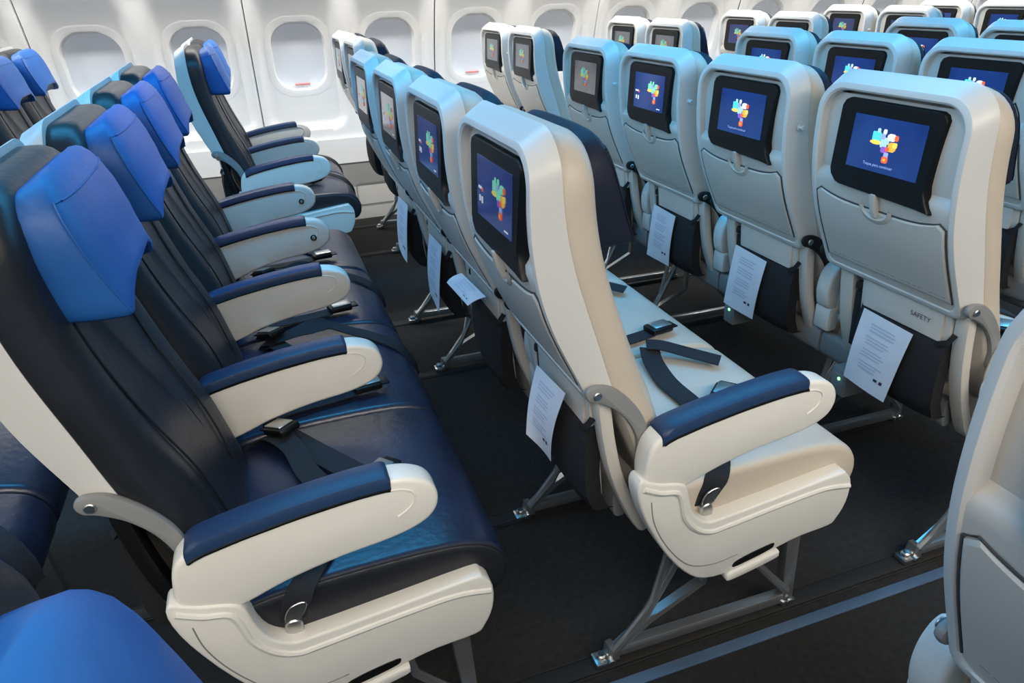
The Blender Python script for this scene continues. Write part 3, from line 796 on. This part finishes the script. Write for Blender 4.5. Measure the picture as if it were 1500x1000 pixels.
# right-hand wall: the same panels without windows in them, mirrored about the cabin's centre
b = MB(); zz = [0, .2, .35, .49, .51, .56, .7, .85, 1.0, 1.2, 1.4, 1.6, 1.8, 2.0]
b.grid([[(X0+(X1-X0)*i/40, 2*.958-wall_y(X0+(X1-X0)*i/40, z, False), z) for i in range(41)] for z in zz])
struct('wall_right', b.mesh('wall_right', M['wall']))
b = MB()
prof = [(3.20, 2.0), (3.0, 1.92), (2.55, 1.62), (2.35, 1.60), (2.22, 1.68), (2.25, 1.95), (2.15, 2.12), (1.6, 2.22), (.958, 2.25)]
prof = prof+[(2*.958-y, z) for y, z in prof[-2::-1]]
b.grid([[(X0, y, z) for y, z in prof], [(X1, y, z) for y, z in prof]])
struct('ceiling', b.mesh('ceiling', M['ceil'], 60))
for nm, x in (('wall_front', X1), ('wall_back', X0)):
    b = MB(); b.box(x-.02, x+.02, -1.95, 3.85, 0, 2.3, .001); struct(nm, b.mesh(nm, M['wall']))
# recessed hatch outlines on the kick panel
for k, x in enumerate((-.9, .42, 1.9)):
    n += 1; b = MB()
    P = rrect(x-.16, x+.16, .085, .215, (.02,)*4, 4, 4, 3)
    b.loft([[(a, base(c)-.0235, c) for a, c in inset(P, d)] for d in (-.003, .003)], cap0=False, cap1=False)
    b.loft([[(a, base(c)-.0275, c) for a, c in inset(P, d)] for d in (-.001, .002)], cap0=False, cap1=False)
    struct('trim_%d' % n, b.mesh('trim', M['greyd']))

def window_meshes():
    fr, sh, ha = MB(), MB(), MB()
    def ol(hx, hz, r, dz=0): return [(a, c) for a, c in rrect(-hx, hx, WZ-hz+dz, WZ+hz+dz, (r,)*4, nc=10, ny=4, nz=4)]
    L = []
    for hx, hz, r, dz in [(.192, .226, .142, .0006), (.189, .223, .140, -.0003), (.180, .214, .133, -.0004), (.170, .204, .127, -.0004), (.158, .192, .119, -.0004), (.1515, .1855, .1145, .0006)]:
        L.append([(a, wall_y(WX0+a, c, False)+dz, c) for a, c in ol(hx, hz, r, 0)])
    for hx, hz, r, dy, dz in [(.1495, .1835, .113, .050, 0), (.148, .182, .112, .060, 0), (.1465, .180, .111, .072, 0), (.145, .178, .110, .084, 0), (.143, .176, .108, .098, 0)]:
        L.append([(a, base(c)+dy, c) for a, c in ol(hx, hz, r, dz)])
    fr.loft(L, cap0=False, cap1=False)
    rows = []
    for j in range(13):
        z = WZ-.18+.360*j/12; rows.append([(-.148+.296*i/8, base(z)+.088, z) for i in range(9)])
    sh.grid(rows); sh.grid([[(x, y+.003, z) for x, y, z in r] for r in rows])
    P = rrect(-.045, .045, WZ-.163, WZ-.152, (.005,)*4, 3, 2, 1)
    ha.loft([[(a, base(c)+d, c) for a, c in inset(P, e)] for d, e in ((.090, 0), (.079, 0), (.076, .002))])
    return fr.mesh('window_frame', M['frame'], 50), sh.mesh('window_shade', M['shade']), ha.mesh('shade_handle', M['red'])
WF, WS, WH = window_meshes()
for j, k in enumerate(range(-4, 17)):
    e = bpy.data.objects.new('window_%d' % (j+1), None); COL.objects.link(e); e.location = (WX0+k*WP, 0, 0); e['kind'] = 'structure'; e.empty_display_size = .1
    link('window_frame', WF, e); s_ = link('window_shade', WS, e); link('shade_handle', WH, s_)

# ------------------------------------------------------------------ light
def area(name, loc, rot, sx, sy, power, col, spread=180):
    l = bpy.data.lights.new(name, 'AREA'); l.shape = 'RECTANGLE'; l.size = sx; l.size_y = sy; l.energy = power; l.color = col
    o = bpy.data.objects.new(name, l); COL.objects.link(o); o.location = loc; o.rotation_euler = rot; l.spread = math.radians(spread); return o
area('centre_mood_light', (1.8, 1.05, 2.20), (0, 0, 0), 17, .5, 250, (.06, .50, 1.0))
area('left_cove_light', (1.8, 3.02, 1.86), (math.radians(28), 0, 0), 17, .12, 235, (1.0, .97, .92))
area('right_cove_light', (1.8, -1.25, 1.72), (math.radians(42), 0, 0), 17, .35, 88, (1.0, .92, .81), 100)
for lx in (-5.2, -3.6, -2.0, -.9, .2, 1.3, 2.6, 4.2, 5.8):
    area('seatback_rear_fill', (lx, -.30, 1.98), (0, math.radians(-62), 0), .18, .5, 2.8, (1.0, .95, .88), 110)  # added neutral fill aimed forward at the seatback rears, not a cabin fitting
w = bpy.data.worlds.new('cabin_air'); scene.world = w; w.use_nodes = True
w.node_tree.nodes['Background'].inputs[0].default_value = (.6, .65, .7, 1); w.node_tree.nodes['Background'].inputs[1].default_value = .05

# ------------------------------------------------------------------ camera
cx, cy, cz, yaw, pitch, roll, f = -.2708, -.8907, 1.3116, .3243, .4646, -.0367, 1039.85
fw = Vector((math.sin(yaw)*math.cos(pitch), math.cos(yaw)*math.cos(pitch), -math.sin(pitch)))
r0 = Vector((math.cos(yaw), -math.sin(yaw), 0)); u0 = r0.cross(fw)
r2 = math.cos(roll)*r0+math.sin(roll)*u0; u2 = -math.sin(roll)*r0+math.cos(roll)*u0
cam = bpy.data.cameras.new('camera'); co = bpy.data.objects.new('camera', cam); COL.objects.link(co)
m3 = Matrix((r2, u2, -fw)).transposed()
co.matrix_world = Matrix.Translation((cx, cy, cz)) @ m3.to_4x4()
cam.sensor_width = 36; cam.lens = 36*f/1500; cam.clip_start = .02
scene.camera = co
vs = scene.view_settings
vs.view_transform = 'Standard'; vs.look = 'None'; vs.gamma = 1; vs.use_curve_mapping = False; vs.exposure = 0.0
